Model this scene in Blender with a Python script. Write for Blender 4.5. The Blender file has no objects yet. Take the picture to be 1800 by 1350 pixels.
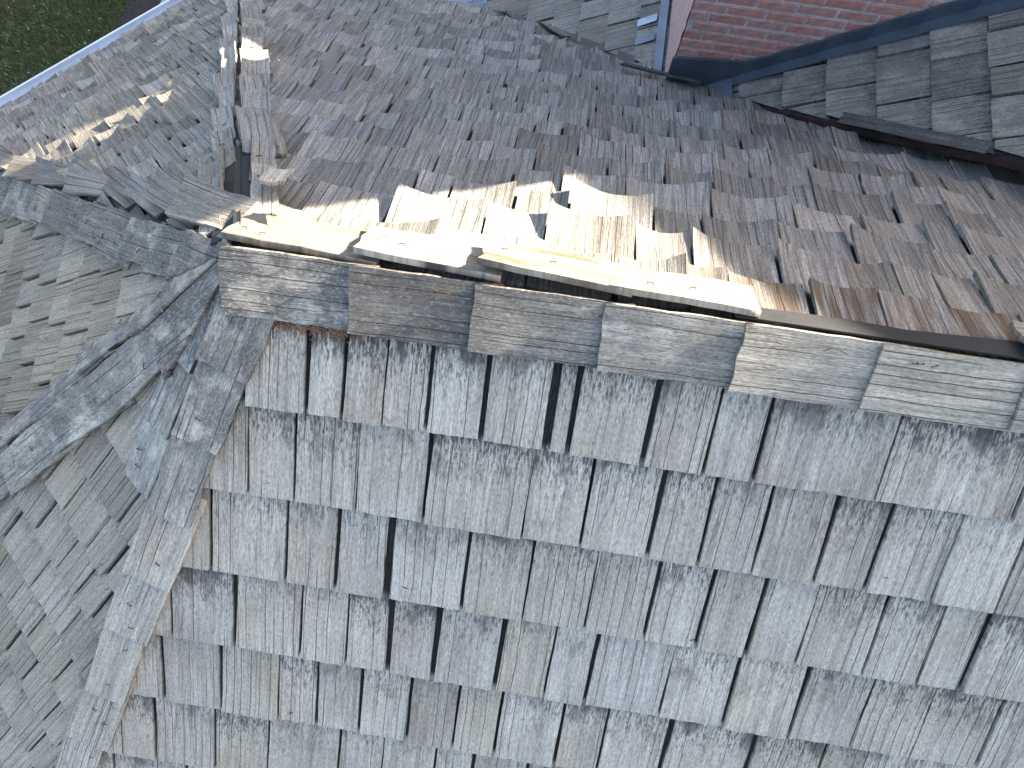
import bpy, bmesh, math, random
from mathutils import Vector, Matrix
random.seed(11)
rad = math.radians
scn = bpy.context.scene
S = 1.5            # metres per layout unit
ZR = 5.3           # ridge height above the lawn

# ------------------------------------------------------------------ camera
FPX, PW, PH = 1258.0, 1800, 1350
yaw, pit, roll = rad(-5.4), rad(73.5), rad(3.5)
cf = Vector((math.sin(yaw)*math.cos(pit), math.cos(yaw)*math.cos(pit), -math.sin(pit)))
cr = Vector((math.cos(yaw), -math.sin(yaw), 0))
cd = cf.cross(cr)
CR = cr*math.cos(roll) - cd*math.sin(roll)
CD = cr*math.sin(roll) + cd*math.cos(roll)
CAM = Vector((0.4607, -0.4325, 1.0))           # layout units, ridge end at the origin
def W(p): return Vector((p[0]*S, p[1]*S, p[2]*S + ZR))
cam = bpy.data.cameras.new('camera'); co = bpy.data.objects.new('camera', cam)
scn.collection.objects.link(co)
m = Matrix((CR, -CD, -cf)).transposed().to_4x4(); m.translation = W(CAM); co.matrix_world = m
cam.sensor_width = 36; cam.lens = FPX/PW*36; cam.clip_start = 0.05; cam.clip_end = 2000
scn.camera = co
scn.render.resolution_x, scn.render.resolution_y = 1024, 768

def pix(p):
    d = Vector(p) - CAM; z = d.dot(cf)
    if z < 0.05: return None
    return (d.dot(CR)/z*FPX + 900, d.dot(CD)/z*FPX + 675, z)
def hit(px, py, g, z0=0.0, x0=0.0):
    """pixel onto the plane z = z0 - g.(x-x0, y)"""
    d = CR*((px-900)/FPX) + CD*((py-675)/FPX) + cf
    n = Vector((g[0], g[1], 1)); o = Vector((x0, 0, z0))
    return CAM + d*((o-CAM).dot(n)/d.dot(n))

# ------------------------------------------------------------------ light
SUN_AZ, SUN_EL = rad(30), rad(21.2)
sv = Vector((math.cos(SUN_EL)*math.cos(SUN_AZ), math.cos(SUN_EL)*math.sin(SUN_AZ), math.sin(SUN_EL)))
w = bpy.data.worlds.new('World'); scn.world = w; w.use_nodes = True
nt = w.node_tree; bg = nt.nodes['Background']
sky = nt.nodes.new('ShaderNodeTexSky'); sky.sky_type = 'NISHITA'; sky.sun_disc = False
sky.sun_elevation = SUN_EL; sky.sun_rotation = math.pi/2 - SUN_AZ
sky.air_density = 0.6; sky.dust_density = 2.0; sky.ozone_density = 0.0
nt.links.new(sky.outputs[0], bg.inputs[0]); bg.inputs[1].default_value = 0.115
sl = bpy.data.lights.new('sun', 'SUN'); sl.energy = 5.0; sl.angle = rad(0.53); sl.color = (1.0, 0.90, 0.76)
so = bpy.data.objects.new('sun', sl); scn.collection.objects.link(so)
so.rotation_euler = sv.to_track_quat('Z', 'Y').to_euler(); so.location = (20, 12, 20)
scn.view_settings.view_transform = 'Standard'; scn.view_settings.look = 'None'
scn.view_settings.exposure = 2.95; scn.view_settings.gamma = 1.0
scn.render.engine = 'CYCLES'

# ------------------------------------------------------------------ materials
def newmat(name):
    mt = bpy.data.materials.new(name); mt.use_nodes = True
    t = mt.node_tree; return mt, t, t.nodes['Principled BSDF']
class NB:
    def __init__(s, t): s.t = t
    def n(s, typ, **k):
        x = s.t.nodes.new(typ)
        for a, b in k.items(): setattr(x, a, b)
        return x
    def l(s, a, b): s.t.links.new(a, b)
    def val(s, sock, v):
        if hasattr(v, 'is_linked') or isinstance(v, bpy.types.NodeSocket): s.l(v, sock)
        else: sock.default_value = v
    def math(s, op, a, b=0.0, clamp=False):
        x = s.n('ShaderNodeMath', operation=op); x.use_clamp = clamp
        s.val(x.inputs[0], a); s.val(x.inputs[1], b); return x.outputs[0]
    def ss(s, v, lo, hi):
        x = s.n('ShaderNodeMapRange', interpolation_type='SMOOTHSTEP')
        s.val(x.inputs[0], v); x.inputs[1].default_value = lo; x.inputs[2].default_value = hi
        return x.outputs[0]
    def mix(s, f, a, b, bt='MIX'):
        x = s.n('ShaderNodeMix', data_type='RGBA', blend_type=bt)
        s.val(x.inputs[0], f); s.val(x.inputs[6], a); s.val(x.inputs[7], b); return x.outputs[2]
    def vscale(s, v, k):
        x = s.n('ShaderNodeVectorMath', operation='MULTIPLY'); s.l(v, x.inputs[0]); x.inputs[1].default_value = k
        return x.outputs[0]
    def noise(s, v, k, detail=2.0, rough=0.5, dist=0.0):
        x = s.n('ShaderNodeTexNoise'); s.l(s.vscale(v, k), x.inputs['Vector'])
        x.inputs['Scale'].default_value = 1; x.inputs['Detail'].default_value = detail
        x.inputs['Roughness'].default_value = rough; x.inputs['Distortion'].default_value = dist
        return x.outputs[0]

def wood_material():
    mt, t, b = newmat('weathered_wood'); k = NB(t)
    gr = k.n('ShaderNodeAttribute', attribute_name='gr').outputs['Vector']
    ba_ = k.n('ShaderNodeAttribute', attribute_name='base'); base = ba_.outputs['Color']; gs = ba_.outputs['Alpha']
    pa = k.n('ShaderNodeAttribute', attribute_name='pr')
    sep = k.n('ShaderNodeSeparateColor'); k.l(pa.outputs['Color'], sep.inputs[0])
    cov, lich, brown = sep.outputs[0], sep.outputs[1], sep.outputs[2]; dirt = pa.outputs['Alpha']
    fine = k.noise(gr, (420, 9, 1), 3, 0.6)
    band = k.noise(gr, (75, 2.2, 1), 2, 0.55, 0.3)
    blot = k.noise(gr, (16, 9, 1), 4, 0.6)
    big = k.noise(gr, (5, 3, 1), 2, 0.5)
    speck = k.noise(gr, (330, 90, 1), 2, 0.5)
    cr1 = k.noise(gr, (34, 1.5, 1), 1.5, 0.5, 0.2)
    crack = k.math('SUBTRACT', 1.0, k.ss(k.math('ABSOLUTE', k.math('SUBTRACT', cr1, 0.5)), 0.003, 0.013))
    crm = k.ss(k.noise(gr, (11, 2.2, 1.3), 1, 0.5), 0.42, 0.58)
    crack = k.math('MULTIPLY', crack, k.math('MULTIPLY', crm, 0.35))
    sg = k.n('ShaderNodeSeparateXYZ'); k.l(gr, sg.inputs[0])
    wx = k.math('ADD', sg.outputs[0], k.math('MULTIPLY', k.noise(gr, (3, 5, 1), 2, 0.5), 0.014))
    v1 = k.n('ShaderNodeTexVoronoi', voronoi_dimensions='1D', feature='DISTANCE_TO_EDGE'); k.l(wx, v1.inputs['W']); v1.inputs['Scale'].default_value = 36
    v1.inputs['Randomness'].default_value = 1.0
    sp = k.math('SUBTRACT', 1.0, k.ss(v1.outputs['Distance'], 0.018, 0.045))
    spm = k.ss(k.noise(gr, (14, 1.6, 1.7), 1, 0.5), 0.47, 0.55)
    crack = k.math('MAXIMUM', crack, k.math('MULTIPLY', sp, spm))
    c = k.mix(gs, base, k.mix(k.ss(fine, 0.30, 0.68), (0.62, 0.62, 0.63, 1), (1.16, 1.16, 1.16, 1)), 'MULTIPLY')
    c = k.mix(gs, c, k.mix(k.ss(band, 0.28, 0.72), (0.68, 0.68, 0.69, 1), (1.16, 1.16, 1.15, 1)), 'MULTIPLY')
    c = k.mix(1.0, c, k.mix(k.ss(big, 0.3, 0.7), (0.88, 0.865, 0.84, 1), (1.08, 1.085, 1.09, 1)), 'MULTIPLY')
    c = k.mix(1.0, c, k.mix(k.ss(speck, 0.32, 0.66), (0.78, 0.78, 0.78, 1), (1.15, 1.15, 1.15, 1)), 'MULTIPLY')
    # brown water stain
    st = k.math('MULTIPLY', brown, k.ss(k.noise(gr, (45, 4, 1), 2, 0.5), 0.32, 0.62), True)
    c = k.mix(st, c, (0.085, 0.050, 0.027, 1))
    # dark mildew flecks running with the grain
    fl = k.ss(k.math('ADD', k.noise(gr, (190, 38, 1), 4, 0.7), k.math('MULTIPLY', dirt, 0.12)), 0.595, 0.68)
    fl2 = k.math('MULTIPLY', fl, k.math('ADD', 0.22, k.math('MULTIPLY', dirt, 0.62), True), True)
    c = k.mix(fl2, c, (0.054, 0.050, 0.045, 1))
    bl = k.math('MULTIPLY', k.ss(k.math('ADD', blot, k.math('MULTIPLY', dirt, 0.14)), 0.60, 0.78), k.math('MULTIPLY', dirt, 0.8), True)
    c = k.mix(bl, c, (0.070, 0.064, 0.056, 1))
    # lichen: dark film broken by pale crusts
    film = k.math('MULTIPLY', lich, k.ss(k.noise(gr, (14, 11, 1), 3, 0.6), 0.36, 0.56), True)
    c = k.mix(k.math('MULTIPLY', film, 0.76), c, (0.068, 0.062, 0.053, 1))
    pale = k.math('MULTIPLY', k.ss(k.noise(gr, (230, 95, 1), 5, 0.75), 0.52, 0.64), lich, True)
    c = k.mix(k.math('MULTIPLY', pale, 0.62), c, (0.43, 0.415, 0.385, 1))
    vo = k.n('ShaderNodeTexVoronoi'); k.l(k.vscale(gr, (36, 34, 1)), vo.inputs['Vector']); vo.inputs['Scale'].default_value = 1
    dots = k.math('LESS_THAN', k.math('ADD', vo.outputs['Distance'], k.math('MULTIPLY', speck, 0.25)), 0.25)
    vsel = k.n('ShaderNodeSeparateColor'); k.l(vo.outputs['Color'], vsel.inputs[0])
    dots = k.math('MULTIPLY', dots, k.math('GREATER_THAN', k.math('MULTIPLY', vsel.outputs[0], lich), 0.80))
    c = k.mix(k.math('MULTIPLY', dots, 0.8), c, (0.40, 0.43, 0.36, 1))
    c = k.mix(k.math('MULTIPLY', crack, 0.85), c, (0.020, 0.018, 0.016, 1))
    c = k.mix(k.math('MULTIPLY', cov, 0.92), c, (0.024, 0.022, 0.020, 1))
    k.l(c, b.inputs['Base Color'])
    b.inputs['Roughness'].default_value = 0.88
    b.inputs['Specular IOR Level'].default_value = 0.22
    hgt = k.math('ADD', k.math('MULTIPLY', fine, 0.55), k.math('MULTIPLY', band, 0.7))
    hgt = k.math('ADD', hgt, k.math('MULTIPLY', speck, 0.25))
    hgt = k.math('SUBTRACT', hgt, k.math('MULTIPLY', crack, 1.2))
    bp = k.n('ShaderNodeBump'); k.l(k.math('ADD', 0.30, k.math('MULTIPLY', gs, 0.65), True), bp.inputs['Strength']); bp.inputs['Distance'].default_value = 0.0036
    k.l(hgt, bp.inputs['Height']); k.l(bp.outputs[0], b.inputs['Normal'])
    return mt
WOOD = wood_material()

def plain(name, col, rough=0.6, metal=0.0, var=0.25, scale=30.0, bump=0.0, col2=None):
    mt, t, b = newmat(name); k = NB(t)
    tc = k.n('ShaderNodeTexCoord').outputs['Object']
    nz = k.noise(tc, (scale, scale, scale), 4, 0.6)
    f = k.ss(nz, 0.3, 0.72)
    d = tuple(c*(1-var) for c in col) + (1,); e = tuple(min(1, c*(1+var)) for c in col) + (1,)
    if col2: e = tuple(col2) + (1,)
    k.l(k.mix(f, d, e), b.inputs['Base Color'])
    b.inputs['Roughness'].default_value = rough; b.inputs['Metallic'].default_value = metal
    if bump:
        bp = k.n('ShaderNodeBump'); bp.inputs['Distance'].default_value = bump; bp.inputs['Strength'].default_value = 0.8
        k.l(k.noise(tc, (scale*3,)*3, 3, 0.6), bp.inputs['Height']); k.l(bp.outputs[0], b.inputs['Normal'])
    return mt
FELT = plain('roofing_felt', (0.0065, 0.0068, 0.0075), 0.8, 0, 0.4, 25, 0.001)
DECK = plain('deck_board', (0.030, 0.025, 0.020), 0.9, 0, 0.4, 14)
GUTTER = plain('gutter_paint', (0.62, 0.66, 0.70), 0.4, 0, 0.08, 6)
METAL = plain('slate_blue_metal', (0.066, 0.084, 0.098), 0.42, 0.0, 0.18, 9)
METAL2 = plain('grey_flashing_metal', (0.115, 0.14, 0.165), 0.38, 0.0, 0.2, 8)
TABS = plain('bare_lead_tab', (0.33, 0.38, 0.42), 0.4, 0, 0.25, 20)
VALLEY = plain('brown_valley_metal', (0.050, 0.028, 0.024), 0.5, 0.1, 0.35, 12)
RUST = plain('rusty_wire', (0.085, 0.035, 0.018), 0.7, 0.3, 0.4, 60)
MORTAR = plain('mortar', (0.58, 0.55, 0.51), 0.95, 0, 0.22, 40, 0.003)
SIDING = plain('wall_siding', (0.42, 0.42, 0.40), 0.8, 0, 0.08, 4)
PALE_PINK = plain('pale_pink_rough', (0.46, 0.285, 0.245), 0.95, 0, 0.3, 45, 0.004)

def brick_material():
    mt, t, b = newmat('fired_brick'); k = NB(t)
    oi = k.n('ShaderNodeObjectInfo').outputs['Random']
    tc = k.n('ShaderNodeTexCoord').outputs['Object']
    ramp = k.n('ShaderNodeValToRGB'); k.l(oi, ramp.inputs[0])
    e = ramp.color_ramp.elements
    e[0].position = 0; e[0].color = (0.47, 0.225, 0.165, 1); e[1].position = 1; e[1].color = (0.44, 0.265, 0.205, 1)
    for p, cc in ((0.3, (0.54, 0.24, 0.17, 1)), (0.55, (0.49, 0.265, 0.195, 1)), (0.8, (0.57, 0.285, 0.205, 1))):
        q = e.new(p); q.color = cc
    n1 = k.noise(tc, (45, 45, 45), 4, 0.65); n2 = k.noise(tc, (220, 220, 220), 2, 0.6)
    c = k.mix(1.0, ramp.outputs[0], k.mix(k.ss(n1, 0.3, 0.7), (0.72, 0.72, 0.74, 1), (1.2, 1.18, 1.16, 1)), 'MULTIPLY')
    c = k.mix(k.math('MULTIPLY', k.ss(n1, 0.62, 0.74), 0.35), c, (0.32, 0.28, 0.26, 1))
    k.l(c, b.inputs['Base Color']); b.inputs['Roughness'].default_value = 0.9
    bp = k.n('ShaderNodeBump'); bp.inputs['Distance'].default_value = 0.003; bp.inputs['Strength'].default_value = 0.9
    k.l(k.math('ADD', n1, k.math('MULTIPLY', n2, 0.5)), bp.inputs['Height']); k.l(bp.outputs[0], b.inputs['Normal'])
    return mt
BRICK = brick_material()

def ground_material():
    mt, t, b = newmat('lawn_soil'); k = NB(t)
    tc = k.n('ShaderNodeTexCoord').outputs['Object']
    n1 = k.noise(tc, (1.6, 1.6, 1.6), 4, 0.6); n2 = k.noise(tc, (60, 60, 60), 3, 0.6)
    c = k.mix(k.ss(n1, 0.35, 0.7), (0.026, 0.042, 0.012, 1), (0.050, 0.050, 0.020, 1))
    c = k.mix(k.math('MULTIPLY', k.ss(n2, 0.4, 0.7), 0.5), c, (0.020, 0.026, 0.010, 1))
    k.l(c, b.inputs['Base Color']); b.inputs['Roughness'].default_value = 0.95
    return mt
LAWN = ground_material()
def blade_material():
    mt, t, b = newmat('grass_blade'); k = NB(t)
    at = k.n('ShaderNodeAttribute', attribute_name='base').outputs['Color']
    k.l(at, b.inputs['Base Color']); b.inputs['Roughness'].default_value = 0.7
    return mt
BLADE = blade_material()
MULCH = plain('dark_mulch', (0.022, 0.017, 0.014), 0.95, 0, 0.7, 35, 0.01)
PAVE = plain('grey_deck_boards', (0.27, 0.28, 0.29), 0.85, 0, 0.18, 9, 0.001)

# ------------------------------------------------------------------ helpers
col = scn.collection
def mesh_obj(name, V, F, mat, parent=None, attrs=None, smooth=False, local=True):
    """V in world metres; the object's origin is put at the centre of its verts"""
    c = Vector((0, 0, 0))
    if local and V:
        mn = [min(v[i] for v in V) for i in range(3)]; mx = [max(v[i] for v in V) for i in range(3)]
        c = Vector([(a+b)/2 for a, b in zip(mn, mx)])
    me = bpy.data.meshes.new(name)
    me.from_pydata([(v[0]-c.x, v[1]-c.y, v[2]-c.z) for v in V], [], F)
    if attrs:
        for nm, (typ, data) in attrs.items():
            a = me.attributes.new(nm, typ, 'POINT')
            flat = [x for d in data for x in d]
            a.data.foreach_set('vector' if typ == 'FLOAT_VECTOR' else 'color', flat)
    if smooth: me.polygons.foreach_set('use_smooth', [True]*len(me.polygons))
    me.materials.append(mat); me.update()
    o = bpy.data.objects.new(name, me); col.objects.link(o)
    base = Vector((0, 0, 0)); p = parent
    while p is not None: base += p.location; p = p.parent
    o.location = c - base
    if parent: o.parent = parent
    return o
def empty(name, loc, parent=None):
    o = bpy.data.objects.new(name, None); col.objects.link(o); o.location = loc
    o.empty_display_size = 0.3
    if parent: o.parent = parent; o.location = Vector(loc) - parent.location
    return o
def tag(o, label, cat, group=None, kind=None):
    o['label'] = label; o['category'] = cat
    if group: o['group'] = group
    if kind: o['kind'] = kind
def box(a, b):
    x0, y0, z0 = a; x1, y1, z1 = b
    V = [(x0,y0,z0),(x1,y0,z0),(x1,y1,z0),(x0,y1,z0),(x0,y0,z1),(x1,y0,z1),(x1,y1,z1),(x0,y1,z1)]
    F = [(0,3,2,1),(4,5,6,7),(0,1,5,4),(1,2,6,5),(2,3,7,6),(3,0,4,7)]
    return V, F
def sweep(path, r, sides=6):
    V, F = [], []
    for i, p in enumerate(path):
        a = path[max(0, i-1)]; b = path[min(len(path)-1, i+1)]
        d = (Vector(b)-Vector(a)).normalized(); q = d.orthogonal().normalized(); s = d.cross(q)
        for j in range(sides):
            an = 2*math.pi*j/sides; V.append(Vector(p) + (q*math.cos(an)+s*math.sin(an))*r)
    for i in range(len(path)-1):
        for j in range(sides):
            F.append((i*sides+j, i*sides+(j+1) % sides, (i+1)*sides+(j+1) % sides, (i+1)*sides+j))
    F.append(tuple(range(sides))[::-1]); F.append(tuple((len(path)-1)*sides+j for j in range(sides)))
    return V, F
AT = lambda gr, ba, pr: {'gr': ('FLOAT_VECTOR', gr), 'base': ('FLOAT_COLOR', ba), 'pr': ('FLOAT_COLOR', pr)}

class Slope:
    """a roof plane: z = z0 - g.(x - x0, y) in layout units; u along the course, v down the slope"""
    def __init__(s, g, z0=0.0, x0=0.0):
        s.g = Vector((g[0], g[1])); s.z0 = z0; s.x0 = x0
        t = s.g.length; gh = s.g/t; c = 1/math.sqrt(1+t*t)
        s.d = Vector((gh.x*c, gh.y*c, -t*c)); s.t = Vector((-gh.y, gh.x, 0)); s.n = s.t.cross(s.d)
        if s.n.z < 0: s.t = -s.t; s.n = -s.n
        s.o = Vector((x0, 0, z0))
    def z(s, x, y): return s.z0 - (s.g.x*(x-s.x0) + s.g.y*y)
    def p(s, u, v, h=0.0): return s.o + s.t*u + s.d*v + s.n*h
    def uv(s, p): q = Vector(p)-s.o; return q.dot(s.t), q.dot(s.d)
    def hit(s, px, py): return hit(px, py, s.g, s.z0, s.x0)

DROP = 1.57
SA = Slope((0, -0.824)); SB = Slope((-0.536, -0.574)); SC = Slope((-0.792, -0.093)); SD = Slope((-0.540, 0.486)); SE = Slope((0, 0.776))
SF = Slope((-0.69, 0), -0.88, 0.915)
P0 = (0, 0)
AB = (-0.888, -1.905); BC = (-1.866, -0.993); CDc = (-2.089, 0.909); DE = (-1.086, 2.023)
DEe = (-1.0203, 1.90); VE = (0.0534, 1.90)            # eave end of the valley
XA = 2.75
V0 = (0.915, 1.134)
_q = SF.hit(1790, 290); V1 = (_q.x, _q.y)
_dx = (V1[1]-V0[1])/(V1[0]-V0[0])
V2 = (5.17, V0[1] + _dx*(5.17-V0[0]))

# ------------------------------------------------------------------ ground
def ngon(pts, z): return [W((x, y, 0))[:2] + (z,) for x, y in pts]
g = mesh_obj('lawn', [(-300,-300,0),(300,-300,0),(300,300,0),(-300,300,0)], [(0,1,2,3)], LAWN); g['kind'] = 'structure'

# ------------------------------------------------------------------ house
house = empty('house', (0, 0, 0))
tag(house, 'house with weathered grey wooden shingle roof, many-sided hip end and red brick chimney', 'house')

def deck(name, sl, pts, label, mat=DECK, th=0.03):
    V = [W((x, y, sl.z(x, y))) for x, y in pts]; n = len(V)
    V2_ = [v - Vector((0, 0, th)) for v in V]
    F = [tuple(range(n)), tuple(range(2*n-1, n-1, -1))] + [(i, n+i, n+(i+1) % n, (i+1) % n) for i in range(n)]
    o = mesh_obj(name, V+V2_, F, mat, house); o['label'] = label
    return o
dA = deck('roof_slope', SA, [P0, AB, (XA, -1.905), (XA, 0)], 'pale silver shingle slope below the ridge boards')
dB = deck('roof_slope', SB, [P0, BC, AB], 'narrow wedge shingle slope between two lichen spotted hips')
dC = deck('roof_slope', SC, [P0, CDc, BC], 'brownish grey shingle slope of the hip end with dark slots')
dD = deck('roof_slope', SD, [P0, DE, CDc], 'shingle slope of small curled shingles above the lawn gutter')
dE = deck('roof_slope', SE, [P0, (XA, 0), (XA, 0.80), (V0[0]+0.05, V0[1]+0.02), VE, DEe], 'wide slope of curled cupped shingles with a sunlit patch')
dF = deck('roof_slope', SF, [VE, V0, V1, V2, (5.17, 1.65), (0.04, 6.78)], 'flat dark shingle slope at the foot of the brick chimney')

# --- shingles
def shingle_arrays(sl, u0, u1, vb, e, L, tb, cup, curl, twist, nx, rng, base, lich, brown, dirt, jit, skew=0.0, grain=0.6):
    """all lengths in metres on the slope; returns verts (world), faces, gr, base, pr"""
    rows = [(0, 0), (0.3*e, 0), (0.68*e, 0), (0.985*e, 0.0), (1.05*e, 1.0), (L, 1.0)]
    H0 = tb*L/e*1.02
    cup *= min(1.25, ((u1-u0)/0.15)**1.5)
    V, F, G, B, Pq = [], [], [], [], []
    gs_ = grain*rng.uniform(0.8, 1.2)
    sx, sy, sz = rng.uniform(0, 400), rng.uniform(0, 400), rng.uniform(0, 40)
    jag = [rng.uniform(-jit, jit) for _ in range(nx+1)]
    ls = [rng.uniform(-0.0012, 0.0012) for _ in rows]; rs = [rng.uniform(-0.0012, 0.0012) for _ in rows]
    wob = rng.uniform(0.7, 1.3); ctr = rng.uniform(-0.25, 0.25)
    def add(u, v, h, cvr, s):
        V.append(W(sl.p(u/S, v/S, h/S))); G.append((u+sx, v+sy, sz)); B.append(base+(gs_,))
        dd = dirt*(0.25 + 0.95*min(1, max(0, (s/e-0.35)/0.6)))
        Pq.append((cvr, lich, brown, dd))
    def pos(ri, i):
        s, cv = rows[ri]; a = i/nx; k = 2*a-1
        fade = max(0.0, 1-s/(1.35*e))
        u = u0 + (u1-u0)*a + (ls[ri]*(1-a) + rs[ri]*a) + skew*s
        v = vb - s + (jag[i] if ri == 0 else 0)
        h = H0*(1-s/L) + 0.003 + cup*((k-ctr)**2)*fade + curl*fade*fade + twist*k*fade
        if nx >= 5 and ri < 3: h += 0.0008*math.sin(i*2.3*wob + sx)
        return u, v, h, cv, s
    nr = len(rows)
    for ri in range(nr):
        for i in range(nx+1): add(*pos(ri, i))
    for ri in range(nr-1):
        for i in range(nx):
            a = ri*(nx+1)+i; F.append((a, a+1, a+nx+2, a+nx+1))
    def skirt(seq, flip):
        b0 = len(V)
        for (ri, i) in seq:
            u, v, h, cv, s = pos(ri, i); th = tb*(1-s/L) + 0.002
            add(u, v, h, cv, s); add(u, v, h-th*1.02, cv, s)
        for j in range(len(seq)-1):
            q = (b0+2*j, b0+2*j+1, b0+2*j+3, b0+2*j+2)
            F.append(q if not flip else q[::-1])
    skirt([(0, i) for i in range(nx+1)], False)
    skirt([(ri, 0) for ri in range(nr)], True)
    skirt([(ri, nx) for ri in range(nr)], False)
    return V, F, G, B, Pq

def clip(arr, planes):
    """cut a shingle by vertical planes (point, inward normal) given in layout units"""
    V, F, G, B, Pq = arr
    need = []
    for (pt, nm) in planes:
        pw = W((pt[0], pt[1], 0)); n = Vector((nm[0], nm[1], 0))
        ds = [(Vector((v[0]-pw.x, v[1]-pw.y, 0))).dot(n) for v in V]
        if max(ds) <= 0: return None
        if min(ds) < 0: need.append((pw, n))
    if not need: return arr
    bm = bmesh.new()
    lg = bm.verts.layers.float_vector.new('gr'); lb = bm.verts.layers.float_color.new('base'); lp = bm.verts.layers.float_color.new('pr')
    bv = []
    for v, g_, b_, p_ in zip(V, G, B, Pq):
        x = bm.verts.new(v); x[lg] = g_; x[lb] = b_; x[lp] = p_; bv.append(x)
    for f in F: bm.faces.new([bv[i] for i in f])
    for pw, n in need:
        bmesh.ops.bisect_plane(bm, geom=bm.verts[:]+bm.edges[:]+bm.faces[:], plane_co=pw, plane_no=n, clear_inner=True)
    bm.verts.index_update()
    out = ([v.co.copy() for v in bm.verts], [tuple(v.index for v in f.verts) for f in bm.faces],
           [tuple(v[lg]) for v in bm.verts], [tuple(v[lb]) for v in bm.verts], [tuple(v[lp]) for v in bm.verts])
    bm.free()
    return out if len(out[1]) >= 3 else None

def inward(a, b, inside):
    """vertical plane through a-b facing the point inside"""
    d = Vector((b[0]-a[0], b[1]-a[1])); n = Vector((-d.y, d.x)).normalized()
    if n.dot(Vector((inside[0]-a[0], inside[1]-a[1]))) < 0: n = -n
    return (a, n)

def screen_size(sl, u0, u1, vb, e):
    pts = [pix(sl.p(u/S, v/S)) for u, v in ((u0, vb), (u1, vb), (u1, vb-e), (u0, vb-e))]
    if any(p is None for p in pts): return 0
    cx = sum(p[0] for p in pts)/4; cy = sum(p[1] for p in pts)/4
    if not (-70 < cx < 1870 and -60 < cy < 1410): return 0
    a = 0
    for i in range(4):
        j = (i+1) % 4; a += pts[i][0]*pts[j][1]-pts[j][0]*pts[i][1]
    return abs(a)/2

def lay(dk, sl, e, v_first, v_eave, planes, ulim, style, seed, joints=None, vmax=None):
    rng = random.Random(seed); e *= S; items = []
    v = v_first*S; row = 0; prev = []
    while v < v_eave*S + 0.6*e:
        vb = min(v, v_eave*S + 0.008)
        lo, hi = ulim(vb/S); lo *= S; hi *= S
        js = joints.get(row) if joints else None
        u = lo - rng.uniform(0.0, 0.12); segs = []
        if js:
            js = sorted(js); u = js[0]
            fr = js[0]
            while fr > lo:
                wd = style['w'](rng); segs.append((fr-wd, fr)); fr -= wd
            for a, b in zip(js[:-1], js[1:]): segs.append((a, b))
            u = js[-1]
        while u < hi:
            for _ in range(5):
                wd = style['w'](rng)
                if all(abs(u+wd-q) > 0.022 for q in prev): break
            segs.append((u, u+wd)); u += wd
        prev = [b for a, b in segs]
        for a, b in segs:
            gp = style['gap'](rng); lf = rng.uniform(0.25, 0.75)
            q0, q1 = a+gp*lf, b-gp*(1-lf)
            if q1-q0 < 0.03: continue
            st = style['make'](rng, (q0+q1)/2/S, vb/S)
            arr = shingle_arrays(sl, q0, q1, vb + rng.uniform(-1, 1)*style['ragged'], e, 2.08*e, nx=style['nx'], rng=rng, **st)
            arr = clip(arr, planes(sl, (q0+q1)/2/S, vb/S) if callable(planes) else planes)
            if arr is None: continue
            items.append((screen_size(sl, q0, q1, vb, e), arr))
        v += e*rng.uniform(0.985, 1.015); row += 1
    items.sort(key=lambda t: -t[0])
    keep = [t for t in items if t[0] > 60][:300]
    rest = items[len(keep):]
    for _, (V, F, G, B, Pq) in keep:
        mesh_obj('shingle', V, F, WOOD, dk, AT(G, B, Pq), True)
    if rest:
        V, F, G, B, Pq = [], [], [], [], []
        for _, (v_, f_, g_, b_, p_) in rest:
            k0 = len(V); V += v_; F += [tuple(i+k0 for i in f) for f in f_]; G += g_; B += b_; Pq += p_
        o = mesh_obj('far_shingles', V, F, WOOD, dk, AT(G, B, Pq), True); o['kind'] = 'stuff'
    return len(keep), len(rest)

def tone(rng, lo, hi, warm):
    g_ = rng.uniform(lo, hi); w_ = rng.gauss(warm + 0.092, 0.013)
    return (g_*(1+w_), g_*(1+w_*(0.25 if warm < 0.12 else 0.12)), g_*(1-w_))
def pickw(rng, a, b, big):
    return rng.uniform(a, b) if rng.random() > 0.28 else rng.uniform(b, big)
def mk(tb, cup, curl, twist, lo, hi, warm, lich, brown, dirt, jit, grain=0.55):
    def f(rng, u, v):
        return dict(tb=tb*rng.uniform(0.88, 1.14), cup=rng.uniform(*cup), curl=rng.uniform(*curl)*(2.0 if rng.random() < 0.08 else 1),
                    twist=rng.uniform(-twist, twist), base=tone(rng, lo, hi, warm), lich=lich(rng, u, v), brown=brown(rng, u, v),
                    dirt=dirt(rng, u, v), jit=jit, grain=grain, skew=rng.uniform(-0.016, 0.016))
    return f
zero = lambda r, u, v: 0.0
def near_hip_lich(u_of):
    def f(r, u, v):
        return max(0.0, min(1.0, u_of(u, v)))*r.uniform(0.6, 1.0)
    return f
# slope A: large flat silvered shingles
def ju(row, pxs):        # joints read from the photograph, as positions along the course
    return [SA.uv(SA.hit(x, y))[0]*S for x, y in pxs]
sgn = 1 if SA.t.x > 0 else -1
JA = {0: ju(0, [(548,610),(612,660),(682,660),(757,667),(860,667),(973,700),(1010,720),(1147,720),(1255,733),(1350,733),(1570,750),(1797,820)]),
      1: ju(1, [(445,790),(527,790),(636,800),(757,800),(930,860),(1030,880),(1148,900),(1243,900),(1345,900),(1450,920),(1548,930),(1660,960),(1770,980)]),
      2: ju(2, [(378,930),(510,950),(598,960),(688,970),(822,990),(932,1000),(1045,1000),(1150,1030),(1240,1040),(1333,1050),(1425,1060),(1540,1080),(1640,1090),(1740,1060)]),
      3: ju(3, [(310,1020),(418,1040),(535,1050),(618,1070),(695,1070),(775,1090),(885,1110),(975,1110),(1050,1120),(1180,1150),(1300,1150),(1420,1170),(1530,1190),(1640,1200),(1760,1220)])}
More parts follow.
